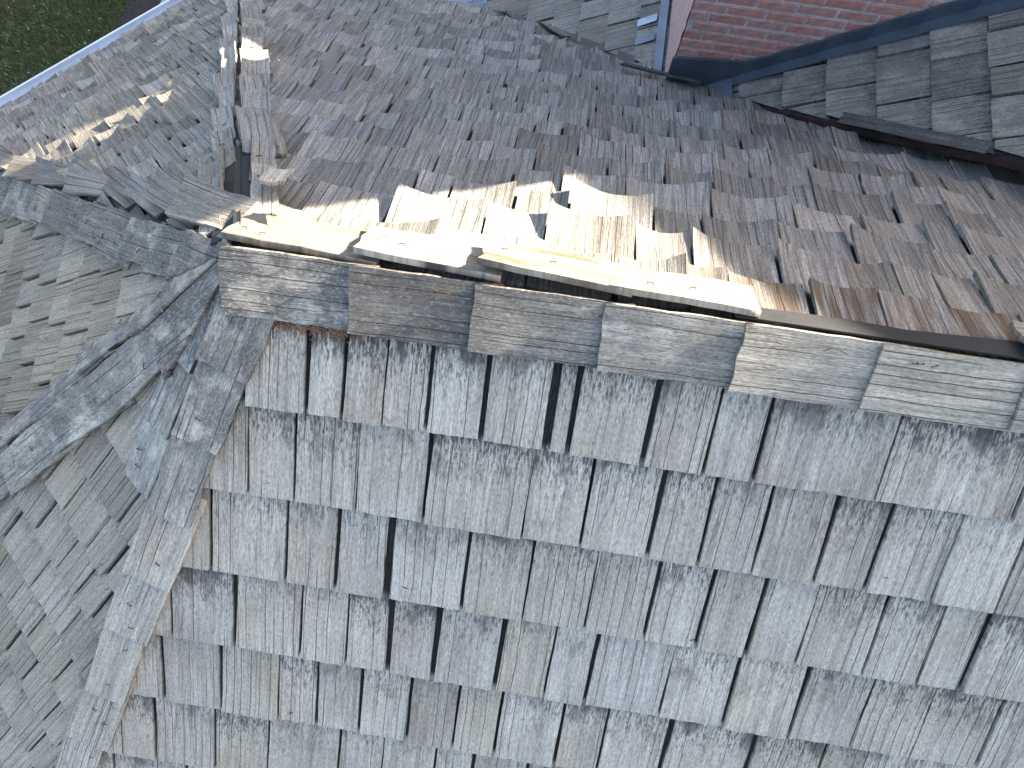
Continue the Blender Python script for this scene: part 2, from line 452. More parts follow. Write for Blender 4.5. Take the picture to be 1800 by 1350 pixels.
def lichA(r, u, v): x = sgn*u; return max(0, 0.75-abs(x+0.42*v)/0.16)*r.uniform(0.5, 1) if v < 0.75 else 0.0
stA = dict(w=lambda r: pickw(r, 0.10, 0.18, 0.25), gap=lambda r: r.uniform(0.003, 0.006) if r.random() < 0.3 else r.uniform(0.008, 0.019), ragged=0.002, nx=7,
           make=mk(0.016, (-0.001, 0.002), (0, 0.002), 0.0015, 0.315, 0.375, 0.09, lichA, lambda r, u, v: 0.22*r.random() if r.random() < 0.2 else 0.0, lambda r, u, v: r.uniform(0.4, 1.0) + (0.35 if v < 0.3 else 0), 0.0014))
def ulA(v):
    y = -v*math.cos(math.atan(0.824)); xs = (0.4654*y - 0.12, XA)
    return (xs[0], xs[1]) if sgn > 0 else (-xs[1], -xs[0])
N = {}
N['A'] = lay(dA, SA, 0.174, 0.239, 2.468, [inward(P0, AB, (1, -1)), ((0, -0.004), Vector((0, -1)))], ulA, stA, 3, JA)
# slope B
def ulim_from(sl, corners):
    us = [sl.uv((x, y, sl.z(x, y))) for x, y in corners]
    def f(v):
        k = (v+0.05)/us[0][1]; a = us[0][0]*k; b = us[1][0]*(v+0.05)/us[1][1]
        return (min(a, b)-0.1, max(a, b)+0.1)
    return f
stB = dict(w=lambda r: pickw(r, 0.09, 0.16, 0.22), gap=lambda r: r.uniform(0.002, 0.005) if r.random() < 0.35 else r.uniform(0.006, 0.014), ragged=0.006, nx=5,
           make=mk(0.014, (-0.001, 0.002), (0, 0.002), 0.0015, 0.26, 0.335, 0.175, lambda r, u, v: max(0, 0.9-v/0.55)*r.uniform(0.5, 1), lambda r, u, v: 0.3*r.random() if r.random() < 0.15 else 0.0, lambda r, u, v: r.uniform(0.25, 0.7)+max(0, 0.5-v), 0.003))
vB = SB.uv((AB[0], AB[1], SB.z(*AB)))[1]
N['B'] = lay(dB, SB, 0.118, 0.12, vB, [inward(P0, AB, BC), inward(P0, BC, AB)], ulim_from(SB, [AB, BC]), stB, 5)
stC = dict(w=lambda r: pickw(r, 0.085, 0.15, 0.21), gap=lambda r: r.uniform(0.002, 0.004) if r.random() < 0.3 else r.uniform(0.010, 0.021), ragged=0.008, nx=5,
           make=mk(0.020, (-0.001, 0.004), (0, 0.005), 0.003, 0.18, 0.31, 0.20, lambda r, u, v: max(0, 0.55-v/0.9)*r.uniform(0.3, 1), lambda r, u, v: 0.35*r.random() if r.random() < 0.3 else 0.0, lambda r, u, v: r.uniform(0.1, 0.6)+max(0, 0.5-v), 0.003))
vC = SC.uv((BC[0], BC[1], SC.z(*BC)))[1]
N['C'] = lay(dC, SC, 0.112, 0.12, vC, [inward(P0, BC, CDc), inward(P0, CDc, BC)], ulim_from(SC, [BC, CDc]), stC, 7)
stD = dict(w=lambda r: pickw(r, 0.09, 0.17, 0.23), gap=lambda r: r.uniform(0.002, 0.005) if r.random() < 0.3 else r.uniform(0.007, 0.020), ragged=0.012, nx=5,
           make=mk(0.013, (0.003, 0.017), (0.003, 0.021), 0.007, 0.15, 0.28, 0.07, zero, lambda r, u, v: 0.3*r.random() if r.random() < 0.15 else 0.0, lambda r, u, v: r.uniform(0.1, 0.6), 0.003, 0.9))
vD = SD.uv((DE[0], DE[1], SD.z(*DE)))[1]
N['D'] = lay(dD, SD, 0.117, 0.12, vD, [inward(P0, DE, CDc), inward(P0, CDc, DE)], ulim_from(SD, [DE, CDc]), stD, 9)
sgE = 1 if SE.t.x > 0 else -1
def brownE(r, u, v):
    x = sgE*u
    b_ = max(0, 1-v/0.33)*max(0, min(1, (x-0.45)/0.3))
    return b_*r.uniform(1.0, 1.6) + (0.25*r.random() if r.random() < 0.08 else 0)
stE = dict(w=lambda r: pickw(r, 0.10, 0.18, 0.27), gap=lambda r: r.uniform(0.002, 0.005) if r.random() < 0.35 else r.uniform(0.005, 0.013), ragged=0.006, nx=6,
           make=mk(0.013, (0.004, 0.021), (0.004, 0.020), 0.006, 0.17, 0.285, 0.025, zero, brownE, lambda r, u, v: r.uniform(0.1, 0.7), 0.003, 1.0))
def ulE(v):
    y = v*math.cos(math.atan(0.776)); xs = (-0.537*y-0.12, (0.915-(y-1.134)/0.889+0.12) if y > 1.134 else XA)
    return xs if sgE > 0 else (-xs[1], -xs[0])
def planesE(sl, u, v):
    c_ = sl.p(u, v); b_ = [inward(P0, DE, (0.5, 0.5)), ((0, 0.004), Vector((0, 1)))]
    if c_.x > V0[0]-0.02: return b_ + [inward((V0[0], V0[1]+0.02), (2.3, 0.86), (1, 0))]
    return b_ + [inward((VE[0]-0.035, VE[1]), (V0[0]-0.035, V0[1]), (0, 0.5))]
N['E'] = lay(dE, SE, 0.1215, 0.130, 2.405, planesE, ulE, stE, 13)
# slope F
def lichF(r, u, v): return r.uniform(0.3, 0.8) if v < 0.35 else 0.12*r.random()
vF = SF.uv((VE[0], VE[1], SF.z(*VE)))[1]
stF = dict(w=lambda r: pickw(r, 0.13, 0.20, 0.27), gap=lambda r: r.uniform(0.005, 0.013), ragged=0.005, nx=5,
           make=mk(0.018, (-0.001, 0.003), (0, 0.004), 0.002, 0.20, 0.30, 0.085, lambda r, u, v: r.uniform(0.25, 0.6) if v < 0.35 else 0.1, zero, lambda r, u, v: r.uniform(0.3, 0.8), 0.002))
ty = SF.t.y
def ulF(v):
    a, b = 0.45, 3.0
    return (a, b) if ty > 0 else (-b, -a)
CHX0, CHX1, CHY0, CHY1 = 0.745, 1.878, 1.20, 1.42
v_top = SF.uv((2.35, 1, SF.z(2.35, 1)))[1]
nF = 0.1255; kF = math.ceil((vF - v_top)/nF)
pF = [inward(VE, V0, (0.9, 2)), ]
def layF():
    # split at the chimney: in front of it the slope ends at the overhanging edge
    return lay(dF, SF, nF, vF+0.02-kF*nF, vF, [inward(VE, V0, (0.9, 2.5)), inward(V0, V1, (1.5, 2))], ulF, stF, 17)
N['F'] = layF()


# --- boards that cover ridge and hips
def board(parent, name, O, ax, q, n, s_butt, length, width, th, hb, ht, base, lich, dirt, brown=0.0, inner=0.0, curl=0.0, bow=0.0, rng=random, twist=0.0, rag=0.004, taper=0.0):
    """O: point on the hip (layout); ax: unit vector towards the butt end; q: unit vector outwards in the slope; n: slope normal"""
    na, nw = 8, 4
    V, F, G, B, Pq = [], [], [], [], []
    sx, sy, sz = rng.uniform(0, 300), rng.uniform(0, 300), rng.uniform(0, 30)
    Ow = W(O)
    e0 = [rng.uniform(-rag, rag) for _ in range(nw+1)]; e1 = [rng.uniform(-0.003, 0.003) for _ in range(na+1)]
    wsc = rng.uniform(0.5, 1.5)
    def top(i, j):
        a = i/na; b_ = j/nw
        s = s_butt - length*a + (e0[j] if i == 0 else 0)
        o_ = -inner + (width+inner)*b_*(1-taper*a) + (e1[i] if j == nw else 0) + (e1[i]*0.6 if j == 0 else 0)
        h = hb + (ht-hb)*a + curl*(2*b_-1)**2*(1-0.4*a) + bow*(1-a)**2*b_ + twist*(2*b_-1)*(1-a) + 0.0012*math.sin(6*a*wsc+sx)
        return s, o_, h
    def put(i, j, dn):
        s, o_, h = top(i, j)
        V.append(Ow + ax*s + q*o_ + n*(h-dn)); G.append((o_+sx, s+sy, sz)); B.append(base+(0.75,)); Pq.append((0, lich, brown, dirt))
    for i in range(na+1):
        for j in range(nw+1): put(i, j, 0)
    idx = lambda i, j: i*(nw+1)+j
    for i in range(na):
        for j in range(nw): F.append((idx(i, j), idx(i+1, j), idx(i+1, j+1), idx(i, j+1)))
    ring = [(0, j) for j in range(nw+1)] + [(i, nw) for i in range(1, na+1)] + [(na, j) for j in range(nw-1, -1, -1)] + [(i, 0) for i in range(na-1, 0, -1)]
    b0 = len(V)
    for (i, j) in ring: put(i, j, 0); put(i, j, th)
    k = len(ring)
    for r_ in range(k):
        a = b0+2*r_; c = b0+2*((r_+1) % k); F.append((a, c, c+1, a+1))
    F.append(tuple(b0+2*r_+1 for r_ in range(k)))
    return mesh_obj(name, V, F, WOOD, parent, AT(G, B, Pq), True)

def staple_mesh():
    V, F = [], []
    for a, b in (((-0.006, -0.0007, 0.0), (0.006, 0.0007, 0.0014)), ((-0.006, -0.0007, -0.004), (-0.0046, 0.0007, 0.0)), ((0.0046, -0.0007, -0.004), (0.006, 0.0007, 0.0))):
        v, f = box(a, b); k = len(V); V += v; F += [tuple(i+k for i in g_) for g_ in f]
    me = bpy.data.meshes.new('staple'); me.from_pydata(V, [], F); me.materials.append(RUST); return me
STAPLE = staple_mesh()
def staple(parent, pos, ax, n, rng, lift=0.0):
    o = bpy.data.objects.new('staple', STAPLE); col.objects.link(o)
    y = n.cross(ax).normalized(); M = Matrix((ax, y, n)).transposed().to_4x4()
    o.rotation_euler = (M @ Matrix.Rotation(rng.uniform(-0.5, 0.5), 4, 'Z')).to_euler()
    sc = rng.uniform(0.9, 1.35); o.scale = (sc, sc, sc)
    base = Vector((0, 0, 0)); p = parent
    while p is not None: base += p.location; p = p.parent
    o.location = pos + n*lift - base; o.parent = parent

def hip_frame(sl, a, b):
    A_ = Vector((a[0], a[1], sl.z(*a))); B_ = Vector((b[0], b[1], sl.z(*b)))
    ax = (B_-A_).normalized(); n = sl.n
    q = n.cross(ax).normalized()
    return A_, ax, q, n
def hip_side(part, sl, tip, inside, start, end, exposure, width, thick, style, seed, skip=(), h=0.036, inner=0.008, narrow=0.0):
    rng = random.Random(seed)
    A_, ax, q, n = hip_frame(sl, P0, tip)
    if q.dot(Vector((inside[0], inside[1], sl.z(*inside)))-A_) < 0: q = -q
    s = start; k = 0; out = []
    while s < end:
        ex = exposure*rng.uniform(0.88, 1.1)
        st = style(rng, k, s)
        yw = st.pop('yaw', 0.0); axr = (ax*math.cos(yw)+q*math.sin(yw)).normalized(); qr = (q*math.cos(yw)-ax*math.sin(yw)).normalized()
        if narrow and s+ex-ex*1.42 < narrow: st['taper'] = 0.85*max(0.0, 1-max(0.0, s+ex-ex*1.42)/narrow)
        if k not in skip:
            o = board(part, 'cap_board', Vector(A_)+ax*(s/S), axr, qr, n, ex, min(ex*1.42, s+ex+0.005), width*st.pop('wk', 1.0)*rng.uniform(0.88, 1.1), thick*rng.uniform(0.85, 1.2),
                      h+thick*0.95+rng.uniform(0, 0.003)+st.pop('up', 0), h, rng=rng, inner=inner, **st)
            out.append(o)
            for t_ in range(rng.choice((0, 1, 1, 2))):
                staple(part, W(A_)+ax*(s+ex*rng.uniform(0.15, 0.9))+q*width*rng.uniform(0.3, 0.85)+n*(h+thick*0.9), q, n, rng, 0.002)
        s += ex; k += 1
    return out
rg = random.Random(21)
for i in range(70):
    row_ = rg.randrange(0, 7); v_ = 0.239+0.174*row_ - rg.uniform(0.012, 0.035); x_ = rg.uniform(-0.1, 1.5)
    if x_ < -0.4*v_: continue
    staple(dA, W(SA.p(sgn*x_, v_)) + SA.n*0.033, Vector((1, 0, 0)), SA.n, rg, 0.0)
def T(rng, lo, hi, warm): return tone(rng, lo, hi, warm)

# ridge: boards on the near side lap leftwards, boards on the far side are partly lifted or missing
ridge = empty('ridge_cap', W((0, 0, 0)), house); ridge['label'] = 'broken line of ridge boards, sunlit on the far side'
axl = Vector((-1, 0, 0))
xs = [-0.022, 0.176, 0.362, 0.556, 0.757, 0.957, 1.172, 1.38, 1.6, 1.8, 2.0]
qA = SA.n.cross(axl); qA = qA if qA.y < 0 else -qA
qE = SE.n.cross(axl); qE = qE if qE.y > 0 else -qE
fl_ = [1.0, 0.6, 0.65, 0.5, 0.3, 0.1, 0.2, 0.2, 0.2, 0.2]
for i in range(len(xs)-1):
    L_ = (xs[i+1]-xs[i])*S
    lo, hi = ((0.30, 0.32), (0.15, 0.17), (0.20, 0.22), (0.27, 0.30))[i] if i < 4 else (0.33, 0.37)
    board(ridge, 'cap_board', (xs[i], 0, 0), axl, qA, SA.n, rg.uniform(0, 0.01), L_+0.06, 0.128*rg.uniform(0.95, 1.05), 0.013, 0.051+rg.uniform(0, 0.004), 0.037,
          T(rg, lo, hi, 0.10), fl_[i], 0.55 if i < 4 else 0.3, brown=0.4 if i == 1 else 0.0, inner=0.030, rng=rg, rag=0.005)
    for t_ in range(3):
        staple(ridge, W((xs[i], 0, 0)) - axl*L_*rg.uniform(0.1, 0.85) + qA*rg.choice((0.0, 0.02, 0.09))+SA.n*0.055, axl, SA.n, rg, 0.002)
bk = [(0, 0.062, 0.044, 0.0, 0.125, 0.25), (1, 0.074, 0.054, 0.0, 0.125, 0.0), (2, 0.088, 0.064, 0.004, 0.105, 0.75), (3, 0.072, 0.062, 0.003, 0.10, 0.15), (6, 0.075, 0.05, 0.01, 0.10, 0.0), (7, 0.06, 0.04, 0, 0.12, 0), (8, 0.06, 0.04, 0, 0.12, 0), (9, 0.06, 0.04, 0, 0.12, 0)]
for i, hb, ht, cu, wd, br in bk:
    L_ = (xs[i+1]-xs[i])*S
    board(ridge, 'cap_board', (xs[i], 0, 0), axl, qE, SE.n, 0.004, L_+(0.05 if i != 3 else 0.03), wd, 0.016, hb, ht, T(rg, 0.20, 0.22, 0.14) if i == 0 else T(rg, 0.25, 0.31, 0.13), 0.0, 0.25, brown=br,
          inner=0.020, rng=rg, curl=cu, rag=0.006, bow=-0.012)
    for t_ in range(2):
        staple(ridge, W((xs[i], 0, 0)) - axl*L_*rg.uniform(0.1, 0.85) + qE*rg.uniform(0.0, 0.05)+SE.n*(hb+0.002), axl, SE.n, rg, 0.0)
# bare felt where the far boards are gone
def strip(parent, name, sl, pts, h, mat, th=0.004):
    V = [W(sl.p(*sl.uv((x, y, sl.z(x, y))), h/S)) for x, y in pts]; n_ = len(V)
    V2_ = [v - sl.n*th for v in V]
    F = [tuple(range(n_)), tuple(range(2*n_-1, n_-1, -1))] + [(i, n_+i, n_+(i+1) % n_, (i+1) % n_) for i in range(n_)]
    return mesh_obj(name, V+V2_, F, mat, parent)
strip(ridge, 'felt', SE, [(0.74, -0.012), (1.3, -0.012), (1.3, 0.030), (1.15, 0.026), (1.0, 0.016), (0.9, 0.020), (0.74, 0.016)], 0.046, FELT)

HIP_L = {'ab': 2.2, }
def mkhip(name_label): 
    o = empty('hip_cap', W((0, 0, 0)), house); o['label'] = name_label; return o
hAB = mkhip('lichen speckled hip boards beside the silver slope')
def stAB(r, k, s):
    f_ = max(0.0, 1-s/0.75)
    return dict(yaw=r.uniform(-0.03, 0.04), base=T(r, 0.31, 0.42, 0.09), lich=min(1, f_*1.4)*r.uniform(0.8, 1), dirt=r.uniform(0.1, 0.4)+0.4*f_, bow=r.uniform(-0.002, 0.003), curl=r.uniform(0, 0.002))
hip_side(hAB, SA, AB, (1, -1), 0.05, 3.2, 0.25, 0.120, 0.014, stAB, 31, h=0.040)
hip_side(hAB, SB, AB, BC, 0.12, 0.6, 0.20, 0.10, 0.012, stAB, 33, h=0.032, narrow=0.3)
hBC = mkhip('hip boards with moss and needles, one lying askew')
def stBC(r, k, s):
    return dict(yaw=r.uniform(-0.07, 0.09), base=T(r, 0.27, 0.41, 0.13), lich=r.uniform(0.6, 0.95) if s < 0.8 else r.uniform(0.2, 0.5), dirt=r.uniform(0.3, 0.6), bow=r.uniform(-0.002, 0.004))
hip_side(hBC, SB, BC, AB, 0.06, 3.2, 0.30, 0.118, 0.015, stBC, 35, h=0.042, narrow=0.32)
hip_side(hBC, SC, BC, CDc, 0.10, 3.2, 0.29, 0.050, 0.014, stBC, 37, h=0.049)
hCD = mkhip('hip boards dark with lichen, their far side curled up')
def stCD(r, k, s):
    return dict(yaw=r.uniform(-0.05, 0.05), base=T(r, 0.17, 0.36, 0.15), lich=r.uniform(0.25, 0.95), dirt=r.uniform(0.3, 0.9), bow=r.uniform(-0.002, 0.003))
def stCD2(r, k, s):
    return dict(base=T(r, 0.17, 0.27, 0.07), lich=0.1, dirt=r.uniform(0.1, 0.5), bow=r.uniform(0.0, 0.055), curl=r.uniform(0.001, 0.010), up=r.uniform(0.004, 0.03), brown=0.5*r.random(), twist=r.uniform(-0.012, 0.012), yaw=r.uniform(-0.28, 0.22), wk=r.uniform(0.7, 1.3))
hip_side(hCD, SC, CDc, BC, 0.02, 3.0, 0.185, 0.12, 0.015, stCD, 41, h=0.050, narrow=0.16)
hip_side(hCD, SD, CDc, DE, 0.14, 3.0, 0.20, 0.10, 0.011, stCD2, 43, h=0.050, inner=-0.008)
hDE = mkhip('curled and split hip boards with a black open gap')
def stDE(r, k, s):
    return dict(base=T(r, 0.22, 0.29, 0.05), lich=0.05, dirt=r.uniform(0.2, 0.6), bow=r.uniform(0.0, 0.02), curl=r.uniform(0.002, 0.012), up=r.uniform(0, 0.012), twist=r.uniform(-0.008, 0.008), yaw=r.uniform(-0.07, 0.07), wk=r.uniform(0.8, 1.15))
hip_side(hDE, SE, DE, (1, 1), 0.20, 0.62, 0.215, 0.10, 0.011, stDE, 45, h=0.054, inner=-0.018)
hip_side(hDE, SE, DE, (1, 1), 0.62, 3.6, 0.215, 0.088, 0.011, stDE, 46, h=0.056, inner=0.006)
hip_side(hDE, SD, DE, CDc, 0.17, 0.5, 0.205, 0.085, 0.011, stDE, 47, h=0.054, inner=-0.026)
hip_side(hDE, SD, DE, CDc, 0.55, 3.6, 0.205, 0.062, 0.011, stDE, 48, h=0.054, inner=0.006)
A_, ax, q, n = hip_frame(SE, P0, DE)
q = q if q.x > 0 else -q
board(hDE, 'broken_board', A_, (-ax - q*0.22).normalized(), (q-ax*0.22).normalized(), n, -0.20, 0.13, 0.058, 0.009, 0.100, 0.088, T(rg, 0.40, 0.42, 0.08), 0.0, 0.15, rng=rg, curl=0.008, rag=0.016)
# felt under the open gap
for sl, ins in ((SE, (1, 1)), (SD, CDc)):
    A_, ax, q, n = hip_frame(sl, P0, DE)
    if q.dot(Vector((ins[0], ins[1], sl.z(*ins)))-A_) < 0: q = -q
    V = [W(A_)+ax*s_+q*o_+n*0.053 for s_, o_ in ((0.02, -0.022), (0.75, -0.022), (0.75, 0.02), (0.02, 0.055))]
    mesh_obj('felt', V+[v-n*0.004 for v in V], [(0,1,2,3),(7,6,5,4),(0,4,5,1),(1,5,6,2),(2,6,7,3),(3,7,4,0)], FELT, hDE)

# --- litter: fibres along the butts, needles on a hip, orange lichen under the first ridge boards
def litter(parent, name, pts, label):
    V, F, B = [], [], []
    for (p, ax_, n_, le, wd, c_) in pts:
        q_ = n_.cross(ax_).normalized(); k_ = len(V); up_ = n_*(wd*0.8)
        V += [p-ax_*le-q_*wd, p+ax_*le-q_*wd*0.6, p+ax_*le+q_*wd*0.6+up_, p-ax_*le+q_*wd+up_]; F.append((k_, k_+1, k_+2, k_+3)); B += [c_+(1,)]*4
    o_ = mesh_obj(name, V, F, BLADE, parent, {'base': ('FLOAT_COLOR', B)}); o_['kind'] = 'stuff'; o_['label'] = label
rl = random.Random(99); L1 = []
def rdir(sl):
    a_ = rl.uniform(0, 6.28); return (sl.t*math.cos(a_)+sl.d*math.sin(a_)).normalized()
for i in range(5200):
    row_ = rl.randrange(0, 8); x_ = rl.uniform(-0.6, 1.9); v_ = 0.239+0.174*row_
    if x_ < -0.38*v_: continue
    m_ = rl.uniform(0.4, 1.1); c_ = (0.17*m_, 0.15*m_, 0.115*m_) if rl.random() < 0.7 else (0.33*m_, 0.32*m_, 0.29*m_)
    L1.append((W(SA.p(sgn*x_, v_ + abs(rl.gauss(0, 0.004)) - 0.001)) + SA.n*rl.uniform(0.017, 0.023), rdir(SA), SA.n, rl.uniform(0.001, 0.005), rl.uniform(0.0005, 0.0016), c_))
litter(dA, 'fibre_litter', L1, 'fine brown fibres caught along the butt edges')
L1 = []
A_, ax, q, n = hip_frame(SB, P0, BC)
if q.dot(Vector((AB[0], AB[1], SB.z(*AB)))-A_) < 0: q = -q
for i in range(420):
    s_ = rl.gauss(0.62, 0.16); o_ = abs(rl.gauss(0.05, 0.03))
    m_ = rl.uniform(0.5, 1.2); c_ = (0.24*m_, 0.21*m_, 0.13*m_)
    L1.append((W(A_)+ax*s_+q*o_+n*rl.uniform(0.060, 0.066), rdir(SB), n, rl.uniform(0.002, 0.007), rl.uniform(0.0005, 0.0012), c_))
litter(hBC, 'needle_litter', L1, 'tan needles and grit lying on the boards')
L1 = []
for i in range(420):
    x_ = rl.gauss(0.10, 0.06); v_ = 0.089+abs(rl.gauss(0, 0.010))
    m_ = rl.uniform(0.6, 1.2)
    L1.append((W(SA.p(sgn*x_, v_)) + SA.n*rl.uniform(0.022, 0.034), rdir(SA), SA.n, rl.uniform(0.001, 0.004), rl.uniform(0.0008, 0.0025), (0.24*m_, 0.095*m_, 0.03*m_)))
litter(dA, 'orange_lichen', L1, 'rusty orange lichen under the first ridge boards')

# ------------------------------------------------------------------ eaves, gutters, walls
def gutter(a, b, sl, label):
    A_ = W((a[0], a[1], sl.z(*a))); B_ = W((b[0], b[1], sl.z(*b)))
    d = (B_-A_).normalized(); out = Vector((sl.d.x, sl.d.y, 0)).normalized()
    prof = [(0.02, 0.0), (0.02, -0.10), (0.085, -0.10), (0.105, -0.03), (0.105, 0.0), (0.118, 0.0), (0.118, -0.012), (0.110, -0.03), (0.09, -0.112), (0.005, -0.112), (0.005, 0.0)]
    V = [A_+out*(x+0.022)+Vector((0, 0, z-0.005)) for x, z in prof] + [B_+out*(x+0.022)+Vector((0, 0, z-0.005)) for x, z in prof]; k = len(prof)
    F = [(i, (i+1) % k, k+(i+1) % k, k+i) for i in range(k)]
    o = mesh_obj('gutter', V, F, GUTTER, house); o['label'] = label
gutter(DE, CDc, SD, 'white gutter along the lawn eave')
gutter(VE, DEe, SE, 'white gutter below the curled shingle slope')
gutter((0.04, 1.97), (0.04, 6.85), SF, 'white gutter at the eave of the chimney slope')
gutter(CDc, BC, SC, 'white gutter of the hip end'); gutter(BC, AB, SB, 'white gutter of the wedge slope'); gutter(AB, (XA, -1.905), SA, 'white gutter of the silver slope')
def wall(pts, z1s, label, z0=0.0):
    V = [W((x, y, 0))[:2]+(z0,) for x, y in pts] + [W((x, y, 0))[:2]+(z*S+ZR,) for (x, y), z in zip(pts, z1s)]; k = len(pts)
    F = [(i, (i+1) % k, k+(i+1) % k, k+i) for i in range(k)]
    o = mesh_obj('wall', V, F, SIDING, house); o['label'] = label
sh = 0.86
wp = [(AB[0]*sh, AB[1]*sh), (XA-0.1, AB[1]*sh), (XA-0.1, DE[1]*sh), (DE[0]*sh, DE[1]*sh), (CDc[0]*sh, CDc[1]*sh), (BC[0]*sh, BC[1]*sh)]
wall(wp, [-DROP+0.08]*6, 'pale siding wall under the hip end')
wall([(0.15, 1.9), (5.2, 1.9), (5.2, 6.8), (0.15, 6.8)], [-DROP+0.1]*4, 'pale siding wall of the taller main wing')
# far slopes and gable of the main wing (above and behind the slope that carries the chimney)
def sheet(name, pts, label, mat=DECK):
    V = [W(p) for p in pts]; n_ = len(V)
    F = [tuple(range(n_)), tuple(range(2*n_-1, n_-1, -1))]
    o = mesh_obj(name, V+[v-Vector((0, 0, 0.05)) for v in V], F, mat, house); o['label'] = label
zt = SF.z(5.17, 0)
SHG = plain('distant_shingle', (0.17, 0.165, 0.16), 0.9, 0, 0.35, 5)
sheet('roof_slope', [(5.17, 1.65, zt), (10.4, 6.85, -DROP-0.02), (-0.085, 6.85, -DROP-0.02)], 'rear hip slope of the main wing', SHG)
sheet('roof_slope', [(5.17, 1.65, zt), (5.17, V2[1], zt), (10.4, V2[1], -DROP), (10.4, 6.85, -DROP)], 'far slope of the main wing', SHG)
gx = [2.7, 3.2, 5.17]
gp_ = [(x, V0[1]+_dx*(x-V0[0])+0.3) for x in gx] + [(10.2, V2[1]+0.3)]
gz = [SF.z(x, 0)-0.03 for x in gx] + [-DROP]
V = [W((x, y, z)) for (x, y), z in zip(gp_, gz)] + [W((x, y, 0))[:2]+(0.0,) for x, y in gp_]
k = len(gp_); F = [(i, i+1, k+i+1, k+i) for i in range(k-1)]
o = mesh_obj('wall', V, F, SIDING, house); o['label'] = 'gable wall of the main wing rising past the ridge'
# added gabled block, out of view, placed to shade the slopes past the sun strip
rx0, rx1, ry0, ry1, rz = 1.15, 2.62, 2.71, 3.9, 0.98
wall([(rx0, ry0), (rx1, ry0), (rx1, ry1), (rx0, ry1)], [rz]*4, 'siding wall of an added unseen block that casts shade', z0=2.0)
mid = (ry0+ry1)/2
sheet('roof_slope', [(rx0-.08, ry0-.06, rz), (rx1, ry0-.06, rz), (rx1, mid, rz+.35), (rx0-.08, mid, rz+.35)], 'near roof slope of the added shade block', SHG)
sheet('roof_slope', [(rx0-.08, ry1+.06, rz), (rx1, ry1+.06, rz), (rx1, mid, rz+.35), (rx0-.08, mid, rz+.35)], 'far roof slope of the added shade block', SHG)

# ------------------------------------------------------------------ chimney
chim = empty('chimney', W((CHX0, CHY0, -1.0)), house); chim['label'] = 'wide red brick chimney with slate blue flashing'
zb = SF.z(CHX0, 0)-0.03
V, F = box(W((CHX0+0.001, CHY0+0.0012, zb-0.3)), W((CHX1-0.004, CHY1-0.004, 1.32)))
mesh_obj('mortar_core', V, F, MORTAR, chim)
V, F = box(W((CHX0+0.004, CHY1-0.006, zb-0.3)), W((CHX1-0.3, 1.82, -0.13)))
mesh_obj('sun_gap_shoulder', V, F, MORTAR, chim)  # unseen top invented and kept low so a strip of sun passes over
BL, BH, MJ = 0.1086*S, 0.0345*S, 0.009
def brick_obj(x0, x1, z0, z1, rng, depth=0.02, face='front'):
    d = rng.uniform(-0.002, 0.002); c_ = 0.004
    jx = [rng.uniform(-0.0015, 0.0015) for _ in range(8)]
    if face == 'front':
        yb = W((0, CHY0, 0)).y+0.012; yf = W((0, CHY0, 0)).y-0.003+d
        V = [(x0+jx[0], yb, z0), (x1+jx[1], yb, z0), (x1+jx[2], yb, z1), (x0+jx[3], yb, z1),
             (x0+jx[0], yf+c_, z0), (x1+jx[1], yf+c_, z0), (x1+jx[2], yf+c_, z1), (x0+jx[3], yf+c_, z1),
             (x0+c_+jx[4], yf, z0+c_), (x1-c_+jx[5], yf, z0+c_), (x1-c_+jx[6], yf, z1-c_), (x0+c_+jx[7], yf, z1-c_)]
    else:
        yb = W((CHX0, 0, 0)).x+0.012; yf = W((CHX0, 0, 0)).x-0.003+d
        V = [(yb, x0, z0), (yb, x1, z0), (yb, x1, z1), (yb, x0, z1), (yf+c_, x0, z0), (yf+c_, x1, z0), (yf+c_, x1, z1), (yf+c_, x0, z1),
             (yf, x0+c_, z0+c_), (yf, x1-c_, z0+c_), (yf, x1-c_, z1-c_), (yf, x0+c_, z1-c_)]
    F = [(8,9,10,11),(4,5,9,8),(5,6,10,9),(6,7,11,10),(7,4,8,11),(0,1,5,4),(1,2,6,5),(2,3,7,6),(3,0,4,7)]
    return V, F
rb = random.Random(5)
fx0, fx1 = W((CHX0, 0, 0)).x, W((CHX1, 0, 0)).x
row = 0; z = W((0, 0, zb)).z - 2*BH
nb = 0; restV, restF = [], []
while z < W((0, 0, 1.3)).z:
    x = fx0 - (0 if row % 2 == 0 else BL*0.5); x += 0.02*math.sin(row*1.7)
    while x < fx1:
        a, b = max(fx0, x+MJ/2), min(fx1, x+BL-MJ/2)
        if b-a > 0.02:
            zroof = SF.z(((a+b)/2)/S, 0)*S + ZR
            if z+BH > zroof-0.02:
                V, F = brick_obj(a, b, z+MJ/2, z+BH-MJ/2, rb)
                pp = pix(((a+b)/2/S, CHY0, (z+BH/2-ZR)/S))
                if pp and -60 < pp[0] < 1880 and -60 < pp[1] < 400 and nb < 300:
                    mesh_obj('brick', V, F, BRICK, chim); nb += 1
                else:
                    k = len(restV); restV += V; restF += [tuple(i+k for i in f) for f in F]
        x += BL
    z += BH; row += 1
o = mesh_obj('upper_bricks', restV, restF, BRICK, chim); o['kind'] = 'stuff'
